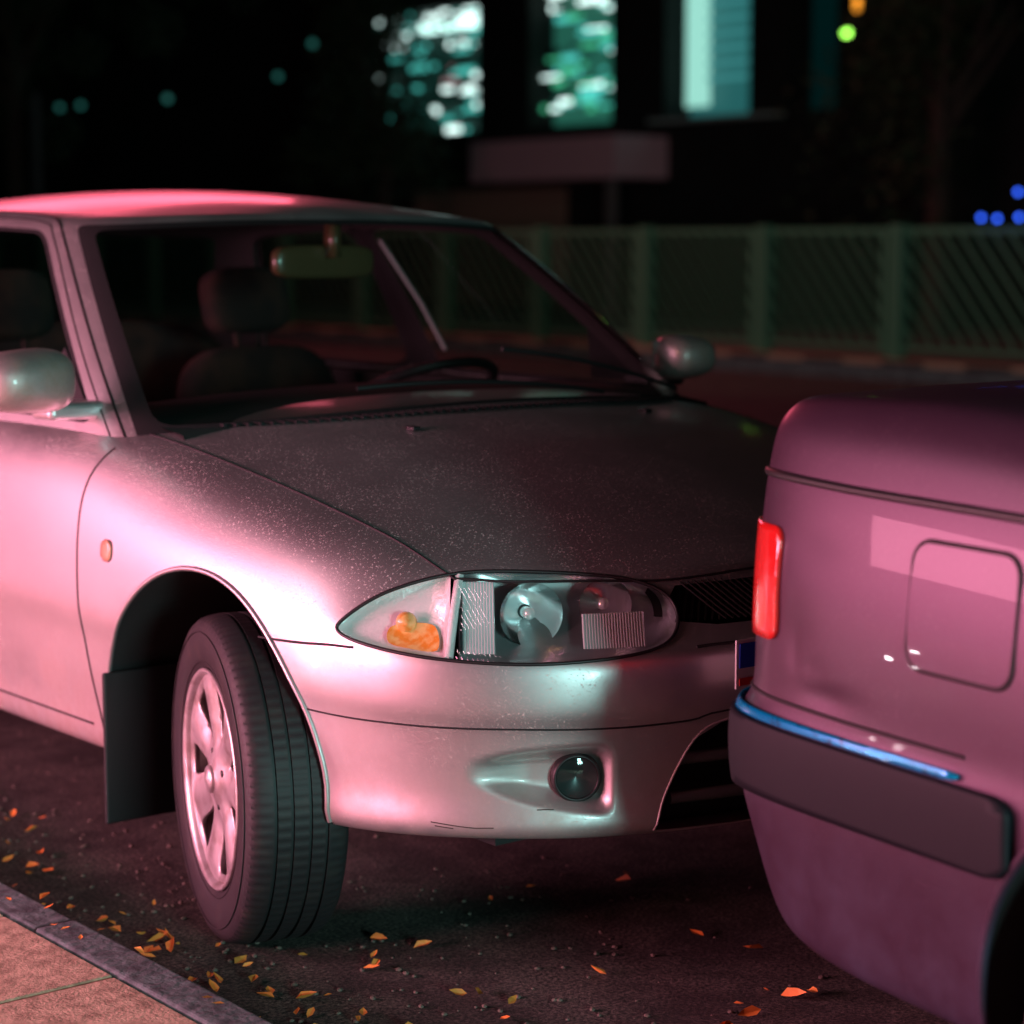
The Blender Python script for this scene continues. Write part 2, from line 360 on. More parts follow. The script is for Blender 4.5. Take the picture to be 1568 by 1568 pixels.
for i in range(30):
    a0=i*.0135
    for sgn in (1,-1):
        p=[(a0+sgn*t*.06,fy(max(0,a0),.635+t*.062)+.012,.635+t*.062) for t in np.linspace(0,1,4)]
        if all(0<=q[0]<.375-(q[2]-.64)*.6 for q in p): gm.append(p)
bmg=mat('grille_black',(.03,.03,.03),0,.35)
for p in gm: car.tube('grille_mesh',p,.0018,bmg)
car.tube('intake_edge',snap(bb,[(.0,fy(0,.486),.486),(.2,fy(.2,.486),.486),(.32,fy(.32,.478),.478),(.375,fy(.375,.45),.45),(.425,fy(.425,.36),.36),(.445,fy(.44,.3),.30)],40),.0022,M_silver)
car.add(body,'body_shell',M_silver)
# front number plate, hung a little to the kerb side
bm_obj('licence_plate',lambda bm:addbox(bm,-.350,.170,2.456-4.6,2.460-4.6,.540,.622),mat('plate_white',(.55,.55,.55),0,.3),car_e,bevel=.0015)
bm_obj('plate_blue_band',lambda bm:addbox(bm,-.344,-.303,2.4535-4.6,2.4555-4.6,.575,.616),mat('plate_blue',(.02,.06,.45),0,.3),car_e)
bm_obj('plate_red_band',lambda bm:addbox(bm,-.344,-.303,2.4535-4.6,2.4555-4.6,.546,.558),mat('plate_red',(.5,.03,.03),0,.3),car_e)
bm_obj('plate_bracket',lambda bm:addbox(bm,-.15,.15,2.461-4.6,2.50-4.6,.55,.61),M_black,car_e,bevel=.004)
def seam(name,pts,r=.0024,n=60,m=M_gap): car.tube(name,snap(bb,pts,n),r,m)
seam('bonnet_gap',[(.722,3.72,.905),(.712,3.5,.87),(.70,3.25,.835),(.688,3.05,.79),(.68,2.955,.77),(.668,2.86,.735),(.658,2.81,.716)])
seam('bonnet_gap_front',[(.658,2.81,.718),(.579,2.73,.722),(.435,2.65,.713),(.33,2.61,.71),(.15,2.585,.715),(0,2.575,.718)])
seam('bumper_gap',[(.848,3.13,.588),(.83,3.03,.592),(.812,2.95,.597),(.795,2.9,.597)])
seam('bumper_gap_front',[(.37,2.52,.618),(.2,2.49,.622),(0,2.48,.622)],.003)
seam('bumper_crease',[(.835,3.02,.478),(.80,2.88,.478),(.765,2.80,.478),(.64,2.654,.480),(.444,2.553,.483),(.38,2.53,.486),(.31,2.51,.497),(0,2.48,.505)],.0018)
seam('door_gap',[(.80,3.74,.885),(.84,3.785,.80),(.85,3.795,.7),(.853,3.785,.55),(.84,3.76,.4),(.82,3.735,.3)])
seam('door_gap_rear',[(.81,4.92,.885),(.852,4.92,.7),(.852,4.92,.5),(.83,4.92,.3)])
seam('sill_gap',[(.83,3.78,.315),(.83,4.3,.315),(.83,4.9,.315),(.83,5.3,.315)],.0025)
# scuffs on the bumper corner
M_scuff=mat('scuff',(.06,.045,.04),0,.8)
for pts in ([(.74,2.77,.318),(.70,2.72,.313),(.67,2.69,.314)],[(.735,2.765,.312),(.715,2.74,.310)],[(.62,2.64,.345),(.60,2.62,.347)]): 
    tube('bumper_scuff',[car.pt(p,1) for p in snap(bb,pts,8)],.0010,M_scuff,car_e)
# fog lamp
fax=(.50,-.865,0); fc=ray_hz(.515,.392,bb)+np.array(fax)*.014
M_fogr=mat('fog_reflector',(.09,.10,.10),.5,.3)
place_lathe('fog_lamp_ring',[(.033,-.012),(.034,.004),(.037,.006),(.041,.002),(.043,-.03)],fc,fax,M_black,40)
place_lathe('fog_lamp_reflector',[(.0002,-.010),(.02,-.006),(.034,.002)],fc,fax,M_fogr,32)
place_lathe('fog_lamp_glass',[(.0001,.008),(.02,.007),(.034,.004)],fc,fax,M_fogl,32)
# side marker
smk=np.array(rrect(3.655,3.695,.657,.697,.014)); sm_,_=cut(full,yz(full.V),smk,full.V[:,0]>.6)
car.add(sm_,'side_marker',M_marker,.004,solid=.004)
pr=[]
for y,z in smk:
    c,_,_,_=bb.ray_cast(Vector((1.3,y,z)),Vector((-1,0,0))); pr.append(tuple(c))
car.tube('marker_edge',pr,.0018,M_gap,cyclic=True)
# greenhouse
base=[(0,3.46),(.3,3.485),(.55,3.56),(.70,3.65),(.765,3.73),(.775,3.86),(.785,4.3),(.79,4.8),(.785,5.3),(.77,5.7),(.70,5.9),(.45,6.0),(0,6.03)]
roof=[(0,4.12,1.33),(.25,4.14,1.328),(.44,4.18,1.32),(.545,4.23,1.315),(.585,4.31,1.315),(.60,4.45,1.325),(.61,4.65,1.335),(.615,4.95,1.34),(.605,5.2,1.33),(.58,5.42,1.31),(.51,5.5,1.30),(.3,5.53,1.305),(0,5.55,1.31)]
gyc=[4.2,4.25,4.32,4.40,4.48,4.57,4.72,4.95,5.15,5.3,5.38,5.43,5.46]
def green(base,roof,yc,topf,zr,drop=.03,bul=.025):
    net=[]
    for (a,y),(ra,ry,rz),c in zip(base,roof,yc):
        z0=topf(a,y)-drop; rows=[]
        for f in (0,.12,.35,.65,.9,1.0):
            b=bul*4*f*(1-f); q=np.array([a+(ra-a)*f,y+(ry-y)*f,z0+(rz-z0)*f])
            q[2]+=b*.5; q[0]+=b*.5*(1 if a>.6 else a)
            rows.append(tuple(q))
        for f in (.12,.35,.65,1.0):
            aa=ra*(1-f); yy=ry+(c-ry)*f; zc=zr(yy); rows.append((aa,yy,rz+(zc-rz)*(1-(1-f)**2)))
        net.append(rows)
    return np.array(net,float)
zr=lambda y: np.interp(y,[4.1,4.2,4.35,4.6,4.9,5.2,5.4,5.55],[1.335,1.35,1.372,1.392,1.402,1.39,1.36,1.31])
gh=surface(green(base,roof,gyc,top_s,zr),14,8)
if gh.N[(gh.V[:,0]>.7)][:,0].mean()<0: gh.N*=-1
gb=gh.bvh(); ghf=gh.copy()
ws,gh=cut(gh,gh.P,rrect(-1,3.72,-1,4.75,.3,rx=.25))
wg,wsf=cut(ws,ws.P,rrect(-1,3.30,.62,4.45,.35,rx=.3))
car.add(wg,'windscreen',M_glass); car.add(wsf,'windscreen_seal',M_seal)
rw,gh=cut(gh,gh.P,rrect(9.9,14,.6,4.6,.4,rx=.3)); car.add(rw,'rear_window',M_glass)
s1,gh=cut(gh,gh.P,rrect(4.62,6.95,.55,4.35,.45,rx=.25)); s2,gh=cut(gh,gh.P,rrect(7.1,9.0,.55,4.35,.5,rx=.3))
s1g,s1f=cut(s1,s1.P,rrect(4.72,6.88,.75,4.2,.4,rx=.2)); s2g,s2f=cut(s2,s2.P,rrect(7.18,8.9,.75,4.2,.4,rx=.25))
for s_ in (s1g,s2g): car.add(s_,'side_window',M_glass)
for s_ in (s1f,s2f): car.add(s_,'window_seal',M_seal)
bp_,gh=cut(gh,gh.P,rrect(6.90,7.16,.55,4.4,.02,rx=.02)); car.add(bp_,'b_pillar_trim',M_black)
car.add(gh,'roof_and_pillars',M_silver); car.add(gh,'headliner',M_dark,-.012)
def gpt(u,v):
    i=np.argmin(((ghf.P-[u,v])**2).sum(1)); return ghf.V[i]
car.tube('drip_rail',snap(gb,[gpt(4.0,.3),gpt(4.08,2),gpt(4.12,4),gpt(4.35,5.0),gpt(5,5.2),gpt(7,5.2),gpt(9,5.1)],60),.003,M_black)
car.tube('door_frame_gap',snap(gb,[gpt(4.38,.3),gpt(4.42,2),gpt(4.44,4),gpt(4.7,4.75),gpt(6,4.8),gpt(7,4.8)],60),.002,M_gap)
# cabin
def cabin(bm):
    addbox(bm,-.70,.70,3.8-4.6,5.8-4.6,.30,.34)
    addbox(bm,-.72,-.70,3.8-4.6,5.8-4.6,.30,.90); addbox(bm,.70,.72,3.8-4.6,5.8-4.6,.30,.90)
    addbox(bm,-.70,.70,3.76-4.6,3.80-4.6,.30,.86); addbox(bm,-.70,.70,5.75-4.6,5.79-4.6,.3,.9)
bm_obj('cabin_tub',cabin,M_dark,car_e)
dash=[(3.60,.86),(3.62,.925),(3.8,.945),(4.0,.95),(4.08,.93),(4.10,.85),(4.06,.7),(4.0,.5)]
V=[(x,y-4.6,z-.03*(abs(x)/.7)**2) for x in np.linspace(-.7,.7,15) for y,z in dash]; k=len(dash)
mk('dashboard',V,[(i*k+j,(i+1)*k+j,(i+1)*k+j+1,i*k+j+1) for i in range(14) for j in range(k-1)],M_dark,car_e)
def pad(bm,sx,sy,sz,M):
    r=bmesh.ops.create_uvsphere(bm,u_segments=24,v_segments=16,radius=1)
    for v in r['verts']:
        c=[math.copysign(abs(q)**.5,q) for q in v.co]; v.co=M@Vector((c[0]*sx,c[1]*sy,c[2]*sz))
def seat(bm):
    for x in (-.36,.36):
        Rm=Matrix.Translation((x,4.98-4.6,.62))@Matrix.Rotation(math.radians(-14),4,'X')
        pad(bm,.25,.075,.31,Rm@Matrix.Translation((0,0,.06))); pad(bm,.13,.05,.09,Rm@Matrix.Translation((0,0,.50)))
        for q in (-.045,.045): addbox(bm,q-.006,q+.006,-.006,.006,.33,.46,Rm)
        pad(bm,.25,.27,.09,Matrix.Translation((x,4.75-4.6,.44)))
    pad(bm,.63,.08,.32,Matrix.Translation((0,5.6-4.6,.72))); pad(bm,.62,.28,.09,Matrix.Translation((0,5.35-4.6,.42)))
bm_obj('seats',seat,M_seat,car_e,smooth=True)
V,F=lathe([(.185+.013*math.cos(t),.013*math.sin(t)) for t in np.linspace(0,2*math.pi,9)],40)
st=mk('steering_wheel',V,F,M_black,car_e); st.location=(.36,4.28-4.6,.90); st.rotation_euler=(0,math.radians(-65),math.radians(90))
V,F=lathe([(.0001,0),(.06,0),(.05,-.03)],16); o=mk('steering_hub',V,F,M_black,car_e); o.location=st.location; o.rotation_euler=st.rotation_euler
bm_obj('rear_view_mirror',lambda bm:(pad(bm,.14,.022,.040,Matrix.Translation((.03,4.22-4.6,1.22))),addbox(bm,.02,.04,4.16-4.6,4.20-4.6,1.23,1.31)),mat('mirror_back',(.11,.07,.035),0,.3,.5),car_e,smooth=True)
tube('seat_belt',[(.59,4.78-4.6,1.27),(.64,4.66-4.6,1.10),(.66,4.58-4.6,.98)],.006,mat('belt',(.25,.27,.27),0,.5),car_e)
for x0,x1,y0 in ((.30,-.32,3.50),(.62,.10,3.60)):
    pts=[]
    for t in np.linspace(0,1,12):
        a=x0+(x1-x0)*t; c,_,_,_=gb.find_nearest(Vector((abs(a),y0+.02+.05*t,.96+.03*t))); pts.append((a,c[1]-.012-4.6,c[2]+.012))
    tube('wiper',pts,.005,M_black,car_e)
for a in (-.33,.28): bm_obj('washer_jet',lambda bm:addbox(bm,a-.010,a+.010,3.36-4.6,3.385-4.6,top_s(a,3.37)-.006,top_s(a,3.37)+.003),M_black,car_e,bevel=.003)
def cowl(bm):
    for a in np.arange(-.60,.61,.020):
        yy=3.46+.28*(abs(a)/.7)**2.2-.03; z=top_s(abs(a),yy)
        addbox(bm,a-.004,a+.004,yy-4.6,yy+.04-4.6,z-.004,z+.002)
bm_obj('cowl_louvres',cowl,M_seal,car_e)
# door mirrors
for s in (1,-1):
    bm=bmesh.new(); bmesh.ops.create_uvsphere(bm,u_segments=32,v_segments=20,radius=1)
    for v in bm.verts:
        x,y,z=v.co; sx=math.copysign(abs(x)**.62,x); sz=math.copysign(abs(z)**.7,z)
        y2=y if y<0 else min(y,.35)
        v.co=(sx*.105,y2*.085,sz*.062*(1+.12*sx*s))
    me=bpy.data.meshes.new('m'); bm.to_mesh(me); bm.free(); me.polygons.foreach_set('use_smooth',[True]*len(me.polygons)); me.materials.append(M_silver)
    mx_=.93 if s==1 else .83
    o=link(bpy.data.objects.new('door_mirror_shell',me)); o.parent=car_e; o.location=(-s*mx_,3.84-4.6,.998-(.0 if s==1 else .012)); o.rotation_euler=(0,0,math.radians(8*s))
    if s==-1: o.scale=(.7,.9,.85)
    bm_obj('door_mirror_glass',lambda bm:addbox(bm,-s*mx_-.07,-s*mx_+.07,3.872-4.6,3.876-4.6,.95,1.03),M_chrome,car_e,bevel=.002)
    def gs(y,z,d):
        c,_,_,_=gb.ray_cast(Vector((1.3,y,z)),Vector((-1,0,0))); return (-s*(c[0]+d),y-4.6,z)
    V=[gs(3.885,.925,.006),gs(4.10,.925,.006),gs(4.06,1.05,.006),gs(3.885,.925,-.006),gs(4.10,.925,-.006),gs(4.06,1.05,-.006)]
    mk('mirror_triangle',V,[(0,1,2),(3,5,4),(0,3,4,1),(1,4,5,2),(2,5,3,0)],M_black,car_e,smooth=False)
    bm_obj('door_mirror_arm',lambda bm:addbox(bm,min(-s*.73,-s*.86),max(-s*.73,-s*.86),3.86-4.6,3.95-4.6,.915,.95,),M_silver if s==1 else M_black,car_e,bevel=.012)
# wheels
def tyre_prof():
    P=[(.195,-.075),(.205,-.085),(.225,-.092),(.255,-.094),(.275,-.091),(.287,-.086),(.293,-.079),(.2965,-.070)]
    for gx in (-.045,-.016,.016,.045):
        P+=[(.2995,gx-.006),(.2995,gx-.0032),(.2935,gx-.0028),(.2935,gx+.0028),(.2995,gx+.0032),(.2995,gx+.006)]
    P+=[(.2965,.070),(.293,.079),(.287,.086),(.275,.091),(.255,.094),(.225,.092),(.205,.085),(.195,.075)]
    return P
def tfn(r,x,i,j):
    if r>.290 and abs(x)>.052: return r-(.0025 if i%4==0 else 0)
    if r>.298 and i%4==2 and abs(x)<.042: return r-.0015
    return r
M_brake=mat('brake',(.08,.06,.05),.6,.5)
def wheel(cx,cy,steer,side,parent,R=.300,name='wheel'):
    e=link(bpy.data.objects.new(name,None)); e.parent=parent; e.location=(cx,cy,R); e.rotation_euler=(0,0,steer)
    V,F=lathe(tyre_prof(),400,rfn=tfn); o=mk('tyre',V,F,M_rubber,e)
    try: o.data.set_sharp_from_angle(angle=math.radians(35))
    except Exception: pass
    for r_ in (.268,.214): tube('sidewall_ring',[(.0935 if r_>.25 else .0885,r_*math.cos(t),r_*math.sin(t)) for t in np.linspace(0,2*math.pi,90)[:-1]],.0013,M_rubber,e,True,1)
    V,F=lathe([(.197,.078),(.202,.086),(.198,.090),(.192,.084),(.186,.070),(.180,.02),(.178,-.07)],80)
    o=mk('rim_lip',V,F,M_rim,e)
    n=7; rs=np.linspace(.004,.189,26); ts=np.linspace(0,2*np.pi,197)[:-1]
    pts=[]
    for r in rs:
        for t in ts:
            x=.060+.022*math.exp(-(r/.055)**2)+.012*(r/.189)**2
            pts.append((r,t,x))
    pts=np.array(pts); V=np.stack([pts[:,2],pts[:,0]*np.cos(pts[:,1]),pts[:,0]*np.sin(pts[:,1])],1)
    m=len(ts); Fq=[]
    for i in range(len(rs)-1):
        for j in range(m):
            a=i*m+j;b=i*m+(j+1)%m;c=b+m;d=a+m; Fq+=[(a,b,c),(a,c,d)]
    S=Surf(V,np.tile([1.,0,0],(len(V),1)),np.array(Fq),pts[:,:2])
    for q in range(n):
        t0=2*math.pi*(q+.5)/n
        hp=[(.086,.006),(.10,.012),(.13,.021),(.155,.029),(.168,.029),(.174,.020)]
        poly=hp+[(.176,0)]+[(r,-w) for r,w in hp[::-1]]+[(.081,0)]
        poly=closed_curve(poly,4); cs,sn=math.cos(t0),math.sin(t0)
        pl=np.stack([poly[:,0]*cs-poly[:,1]*sn,poly[:,0]*sn+poly[:,1]*cs],1)
        _,S=cut(S,S.V[:,1:3].copy(),pl)
    r_=np.hypot(S.V[:,1],S.V[:,2]); t_=np.arctan2(S.V[:,2],S.V[:,1]); S.V[:,0]+=.007*np.cos(7*t_)*np.clip((r_-.05)/.06,0,1)*np.clip((.187-r_)/.02,0,1)
    S=compact(S); o=mk('wheel_disc',S.V,S.F,M_rim,e); sd=o.modifiers.new('s','SOLIDIFY'); sd.thickness=.012; sd.offset=0
    bv=o.modifiers.new('b','BEVEL'); bv.width=.0025; bv.segments=2; bv.limit_method='ANGLE'; bv.angle_limit=math.radians(50)
    V,F=lathe([(.0001,.095),(.022,.092),(.026,.088),(.026,.07)],32); mk('wheel_cap',V,F,M_rim,e)
    V,F=lathe([(.0262,.080),(.030,.083),(.033,.080)],32); mk('cap_ring',V,F,M_black,e)
    for q in range(4):
        t=2*math.pi*q/4+.4; V,F=lathe([(.0001,.004),(.007,.003),(.008,-.004)],12); o=mk('wheel_nut',V,F,M_black,e); o.location=(.074,.05*math.cos(t),.05*math.sin(t))
    V,F=lathe([(.0001,-.01),(.125,-.01),(.125,-.03),(.17,-.035),(.17,-.06),(.0001,-.06)],48); mk('brake_disc',V,F,M_brake,e)
    if side>0: e.rotation_euler=(0,0,math.pi+steer)
    return e
ST=math.radians(-17)
wheel(-.758,3.28-4.6,ST,1,car_e); wheel(.735,3.30-4.6,ST,-1,car_e); wheel(-.745,5.74-4.6,0,1,car_e); wheel(.745,5.74-4.6,0,-1,car_e)
for s in (1,-1):
    bm_obj('mud_flap',lambda bm:addbox(bm,-s*.76-.10,-s*.76+.085,3.665-4.6,3.675-4.6,.140,.44),M_black,car_e,bevel=.004)
bm_obj('underbody',lambda bm:addbox(bm,-.62,.62,2.75-4.6,6.5-4.6,.26,.36),M_dark,car_e)

# ================================================= SECOND CAR (mauve), tail towards the first
yaw=math.radians(-7); l=np.array([math.cos(yaw),math.sin(yaw)]); rr_=np.array([-math.sin(yaw),math.cos(yaw)])
O2=np.array([2.09,2.05])+rr_*.205; C2=O2+l*.84
c2e=empty('parked_car.001',(C2[0],C2[1],0),yaw); c2=Car(c2e,(-1,0))
plan2=[(0,.0),(.25,.004),(.45,.012),(.60,.024),(.71,.042),(.795,.078),(.832,.16),(.84,.32),(.842,.6),(.845,1.2),(.85,1.6),(.85,2.1),(.85,2.6),(.85,3.0),(.845,3.35),(.84,3.7),(.82,3.95),(.76,4.15),(.6,4.27),(.3,4.33),(0,4.35)]
B_r=[(.40,.16),(.36,.13),(.40,.08),(.47,.03),(.52,.0),(.60,.0),(.622,.015),(.64,.045),(.70,.05),(.78,.05),(.86,.052),(.93,.056),(.98,.062),(1.02,.070),(1.045,.10)]
B_s=[(.30,.12),(.26,.05),(.30,.03),(.42,.015),(.50,.004),(.59,.0),(.62,.004),(.64,.006),(.70,.004),(.78,.005),(.86,.012),(.93,.022),(.975,.032),(1.02,.043),(1.042,.075)]
B_d=[(.30,.12),(.26,.05),(.30,.03),(.40,.015),(.48,.004),(.55,.0),(.60,.0),(.64,.0),(.68,.0),(.74,.004),(.80,.012),(.85,.02),(.88,.03),(.91,.05),(.93,.08)]
B_f=[(.30,.12),(.28,.05),(.32,.01),(.40,.0),(.46,.0),(.52,.0),(.56,.01),(.575,.03),(.59,.04),(.61,.05),(.63,.06),(.65,.065),(.68,.075),(.70,.09),(.73,.12)]
wt2=[(1,0,0,0)]*4+[(.95,.05,0,0),(.6,.4,0,0),(.2,.8,0,0),(0,1,0,0),(0,1,0,0),(0,.4,.6,0)]+[(0,0,1,0)]*4+[(0,0,.8,.2),(0,0,.4,.6)]+[(0,0,0,1)]*5
yc2=[.2,.22,.26,.31,.37,.43,.5,.62,.9,1.2,1.6,2.1,2.6,3.0,3.3,3.55,3.75,3.9,4.0,4.08,4.12]
def top2(a,y):
    zc=np.interp(y,[0,.1,.25,.6,.9,1.3,2.7,3.0,3.4,3.8,4.1,4.3],[1.050,1.058,1.068,1.085,1.065,.97,.95,.95,.92,.85,.78,.70]); k=np.interp(y,[0,1,2,4],[.010,.03,.04,.12]); return zc-k*a*a
b2=surface(build_net(plan2,[B_r,B_s,B_d,B_f],wt2,yc2,top2,(.05,.2,.45,.75,1.0)),20,7)
if b2.N[(b2.V[:,0]>.82)&(b2.V[:,1]>1)][:,0].mean()<0: b2.N*=-1
# shallow parking dents in the quarter panel
for cy,cz,ry,rz,dp in ((.24,.74,.05,.04,.0025),(.33,.665,.06,.016,.003),(.28,.86,.06,.025,.0012),(.26,.71,.012,.03,.0012),(.30,.70,.03,.010,.0012)):
    g_=np.exp(-((b2.V[:,1]-cy)/ry)**2-((b2.V[:,2]-cz)/rz)**2)*(b2.V[:,0]>.5); b2.V-=b2.N*(g_*dp)[:,None]
RN=renorm(b2); sg=np.sign((RN*b2.N).sum()); sel=(b2.V[:,1]<.6)&(b2.V[:,0]>.72)&(b2.V[:,2]>.5)&(b2.V[:,2]<1.0); b2.N[sel]=RN[sel]*sg
b2f=b2.copy(); b2b=b2.bvh()
for cy,cz,r in ((.975,.31,.355),(3.45,.31,.355)):
    poly=np.stack([cy+r*np.cos(th),cz+r*np.sin(th)],1); poly[:,1]=np.where(poly[:,1]<cz,poly[:,1]*2.2-cz*1.2,poly[:,1])
    _,b2=cut(b2,yz(b2.V),poly,b2.V[:,0]>.45)
    pts=[]
    for t in np.linspace(-.12,np.pi+.12,60):
        y=cy+r*math.cos(t); z=cz+r*math.sin(t); c,_,_,_=b2b.ray_cast(Vector((1.3,y,z)),Vector((-1,0,0)))
        if c: pts.append((c[0]+.001,y,z))
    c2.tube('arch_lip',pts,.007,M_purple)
    k=len(pts); V=pts+[(.45,cy+(p[1]-cy)*1.05,cz+(p[2]-cz)*1.05) for p in pts]+[(.45,cy,cz-.1)]
    F=[(i,i+1,k+i+1,k+i) for i in range(k-1)]+[(k+i,k+i+1,2*k) for i in range(k-1)]
    for s in (1,-1): mk('wheel_arch_liner',[c2.pt(p,s) for p in V],F,M_dark,c2e,smooth=False)
_,b2=cut(b2,b2.V[:,:2].copy(),[(-1,1.0),(.5,1.0),(.68,1.2),(.70,2.0),(.70,2.9),(.6,3.0),(-1,3.0)],b2.V[:,2]>.88)
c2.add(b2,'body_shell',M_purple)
uz=np.stack([b2f.P[:,0],b2f.V[:,2]],1)
band,_=cut(b2f,uz,rrect(-2,8.08,.505,.605,.02,rx=.08)); c2.add(band,'bumper_strip',mat('bumper_rubber',(.008,.009,.013),0,.6,spec=.25,bump=(500,.2,.001)),.014,solid=.014)
glint,_=cut(b2f,uz,rrect(-2,7.86,.608,.620,.004,rx=.05)); c2.add(glint,'bumper_glint',mat('painted_blue_glint',(.002,.30,.60),.4,.2,.5,noise=(40,(.002,.12,.25),.55,.65)),.009,solid=.008)  # blue reflection along the bumper's top edge, painted as a coloured strip
lamp,_=cut(b2f,uz,rrect(3.2,6.30,.722,.880,.02,rx=.14)); c2.add(lamp,'tail_lamp',M_red,.006,solid=.006)
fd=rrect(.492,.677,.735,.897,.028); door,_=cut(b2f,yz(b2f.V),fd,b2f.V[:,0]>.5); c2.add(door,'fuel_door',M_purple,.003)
def side2(y,z):
    c,_,_,_=b2b.ray_cast(Vector((1.3,y,z)),Vector((-1,0,0))); return tuple(c)
c2.tube('fuel_door_gap',[side2(y,z) for y,z in fd],.0040,M_gap,cyclic=True)
def seam2(name,pts,r,m=M_gap,n=60): c2.tube(name,snap(b2b,pts,n),r,m)
seam2('waist_line',[(.3,.05,.945),(.6,.07,.948),(.76,.1,.95),(.82,.3,.948),(.83,.6,.945),(.83,1.1,.94)],.0065,M_black)
seam2('bumper_gap',[(.3,.05,.640),(.6,.07,.640),(.76,.1,.64),(.83,.35,.64),(.84,.6,.64)],.003)
base2=[(0,1.0),(.3,1.02),(.52,1.06),(.68,1.13),(.735,1.24),(.75,1.4),(.765,1.8),(.77,2.2),(.765,2.6),(.755,2.95),(.70,3.1),(.45,3.2),(0,3.24)]
roof2=[(0,1.45,1.34),(.25,1.46,1.34),(.42,1.48,1.335),(.52,1.53,1.33),(.565,1.6,1.33),(.58,1.7,1.335),(.59,1.9,1.345),(.595,2.1,1.345),(.59,2.3,1.34),(.57,2.45,1.33),(.5,2.53,1.325),(.3,2.57,1.33),(0,2.6,1.335)]
yg2=[1.55,1.58,1.64,1.70,1.76,1.82,1.9,2.05,2.2,2.3,2.38,2.43,2.47]
zr2=lambda y: np.interp(y,[1.4,1.6,1.9,2.2,2.5,2.6],[1.345,1.38,1.405,1.4,1.36,1.33])
g2=surface(green(base2,roof2,yg2,top2,zr2),12,7)
if g2.N[(g2.V[:,0]>.7)][:,0].mean()<0: g2.N*=-1
for nm,pl in (('rear_window',rrect(-1,3.3,.6,4.55,.35,rx=.3)),('windscreen',rrect(9.9,14,.6,4.6,.4,rx=.3)),('side_window',rrect(4.9,6.7,.6,4.3,.5,rx=.3)),('side_window',rrect(6.9,9.1,.6,4.3,.5,rx=.3))):
    p_,g2=cut(g2,g2.P,pl); c2.add(p_,nm,M_glass)
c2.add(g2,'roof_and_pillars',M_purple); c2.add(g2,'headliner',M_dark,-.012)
bm_obj('cabin_tub',lambda bm:(addbox(bm,-.70,.70,-3.0,-1.0,.30,.34),addbox(bm,-.71,-.70,-3,-1,.3,.92),addbox(bm,.70,.71,-3,-1,.3,.92),addbox(bm,-.62,.62,-1.45,-1.3,.4,1.0),addbox(bm,-.6,-.12,-2.1,-2.0,.4,1.1),addbox(bm,.12,.6,-2.1,-2.0,.4,1.1)),M_dark,c2e)
wheel(-.742,-.99,0,1,c2e); wheel(.742,-.99,0,-1,c2e); wheel(-.742,-3.45,0,1,c2e); wheel(.742,-3.45,0,-1,c2e)
bm_obj('underbody',lambda bm:addbox(bm,-.6,.6,-4.1,-.3,.28,.36),M_dark,c2e)

# ================================================= GROUND
def sheet(name,x0,x1,y0,y1,z,m): return mk(name,[(x0,y0,z),(x1,y0,z),(x1,y1,z),(x0,y1,z)],[(0,1,2,3)],m,smooth=False)
sheet('ground',-300,300,-300,300,-.006,mat('soil',(.03,.03,.02),0,.9))
def asphalt():
    m=bpy.data.materials.new('asphalt'); m.use_nodes=True; nt=m.node_tree; b=nt.nodes['Principled BSDF']; L=nt.links.new
    tc=nt.nodes.new('ShaderNodeTexCoord')
    n1=nt.nodes.new('ShaderNodeTexNoise'); n1.inputs['Scale'].default_value=130; n1.inputs['Detail'].default_value=6; n1.inputs['Roughness'].default_value=.8
    n2=nt.nodes.new('ShaderNodeTexNoise'); n2.inputs['Scale'].default_value=5; n2.inputs['Detail'].default_value=12; n2.inputs['Roughness'].default_value=.72
    for n in (n1,n2): L(tc.outputs['Object'],n.inputs['Vector'])
    cr=nt.nodes.new('ShaderNodeValToRGB'); cr.color_ramp.elements[0].position=.44; cr.color_ramp.elements[0].color=(.022,.020,.018,1); cr.color_ramp.elements[1].position=.62; cr.color_ramp.elements[1].color=(.32,.26,.21,1)
    L(n1.outputs['Fac'],cr.inputs[0])
    mx=nt.nodes.new('ShaderNodeMix'); mx.data_type='RGBA'; mx.blend_type='MULTIPLY'; mx.inputs[0].default_value=.9
    cr2=nt.nodes.new('ShaderNodeValToRGB'); cr2.color_ramp.elements[0].position=.42; cr2.color_ramp.elements[0].color=(.30,.27,.26,1); cr2.color_ramp.elements[1].position=.58
    L(n2.outputs['Fac'],cr2.inputs[0]); L(cr.outputs[0],mx.inputs[6]); L(cr2.outputs[0],mx.inputs[7]); L(mx.outputs[2],b.inputs['Base Color'])
    s=nt.nodes.new('ShaderNodeMath'); s.operation='MULTIPLY'; s.inputs[1].default_value=3.4
    c_=nt.nodes.new('ShaderNodeMath'); c_.operation='ADD'
    L(n2.outputs['Fac'],s.inputs[0]); L(s.outputs[0],c_.inputs[0]); L(n1.outputs['Fac'],c_.inputs[1])
    bp=nt.nodes.new('ShaderNodeBump'); bp.inputs['Strength'].default_value=1; bp.inputs['Distance'].default_value=.014; L(c_.outputs[0],bp.inputs['Height']); L(bp.outputs[0],b.inputs['Normal'])
    b.inputs['Roughness'].default_value=.8; return m
sheet('road',1.60,14.9,-60,90,0,asphalt())
M_kerb=mat('kerb_stone',(.12,.17,.17),0,.8,noise=(25,(.05,.065,.07),.4,.65),bump=(60,.6,.01))
def kerb(bm,x0,x1,z):
    y=-20
    while y<60:
        L=.8+random.uniform(-.05,.05); addbox(bm,x0+random.uniform(-.003,.003),x1+random.uniform(-.004,.004),y,y+L-.008,-.05,z+random.uniform(-.003,.003)); y+=L
bm_obj('kerb',lambda bm:kerb(bm,1.622,1.700,.08),M_kerb,bevel=.008)
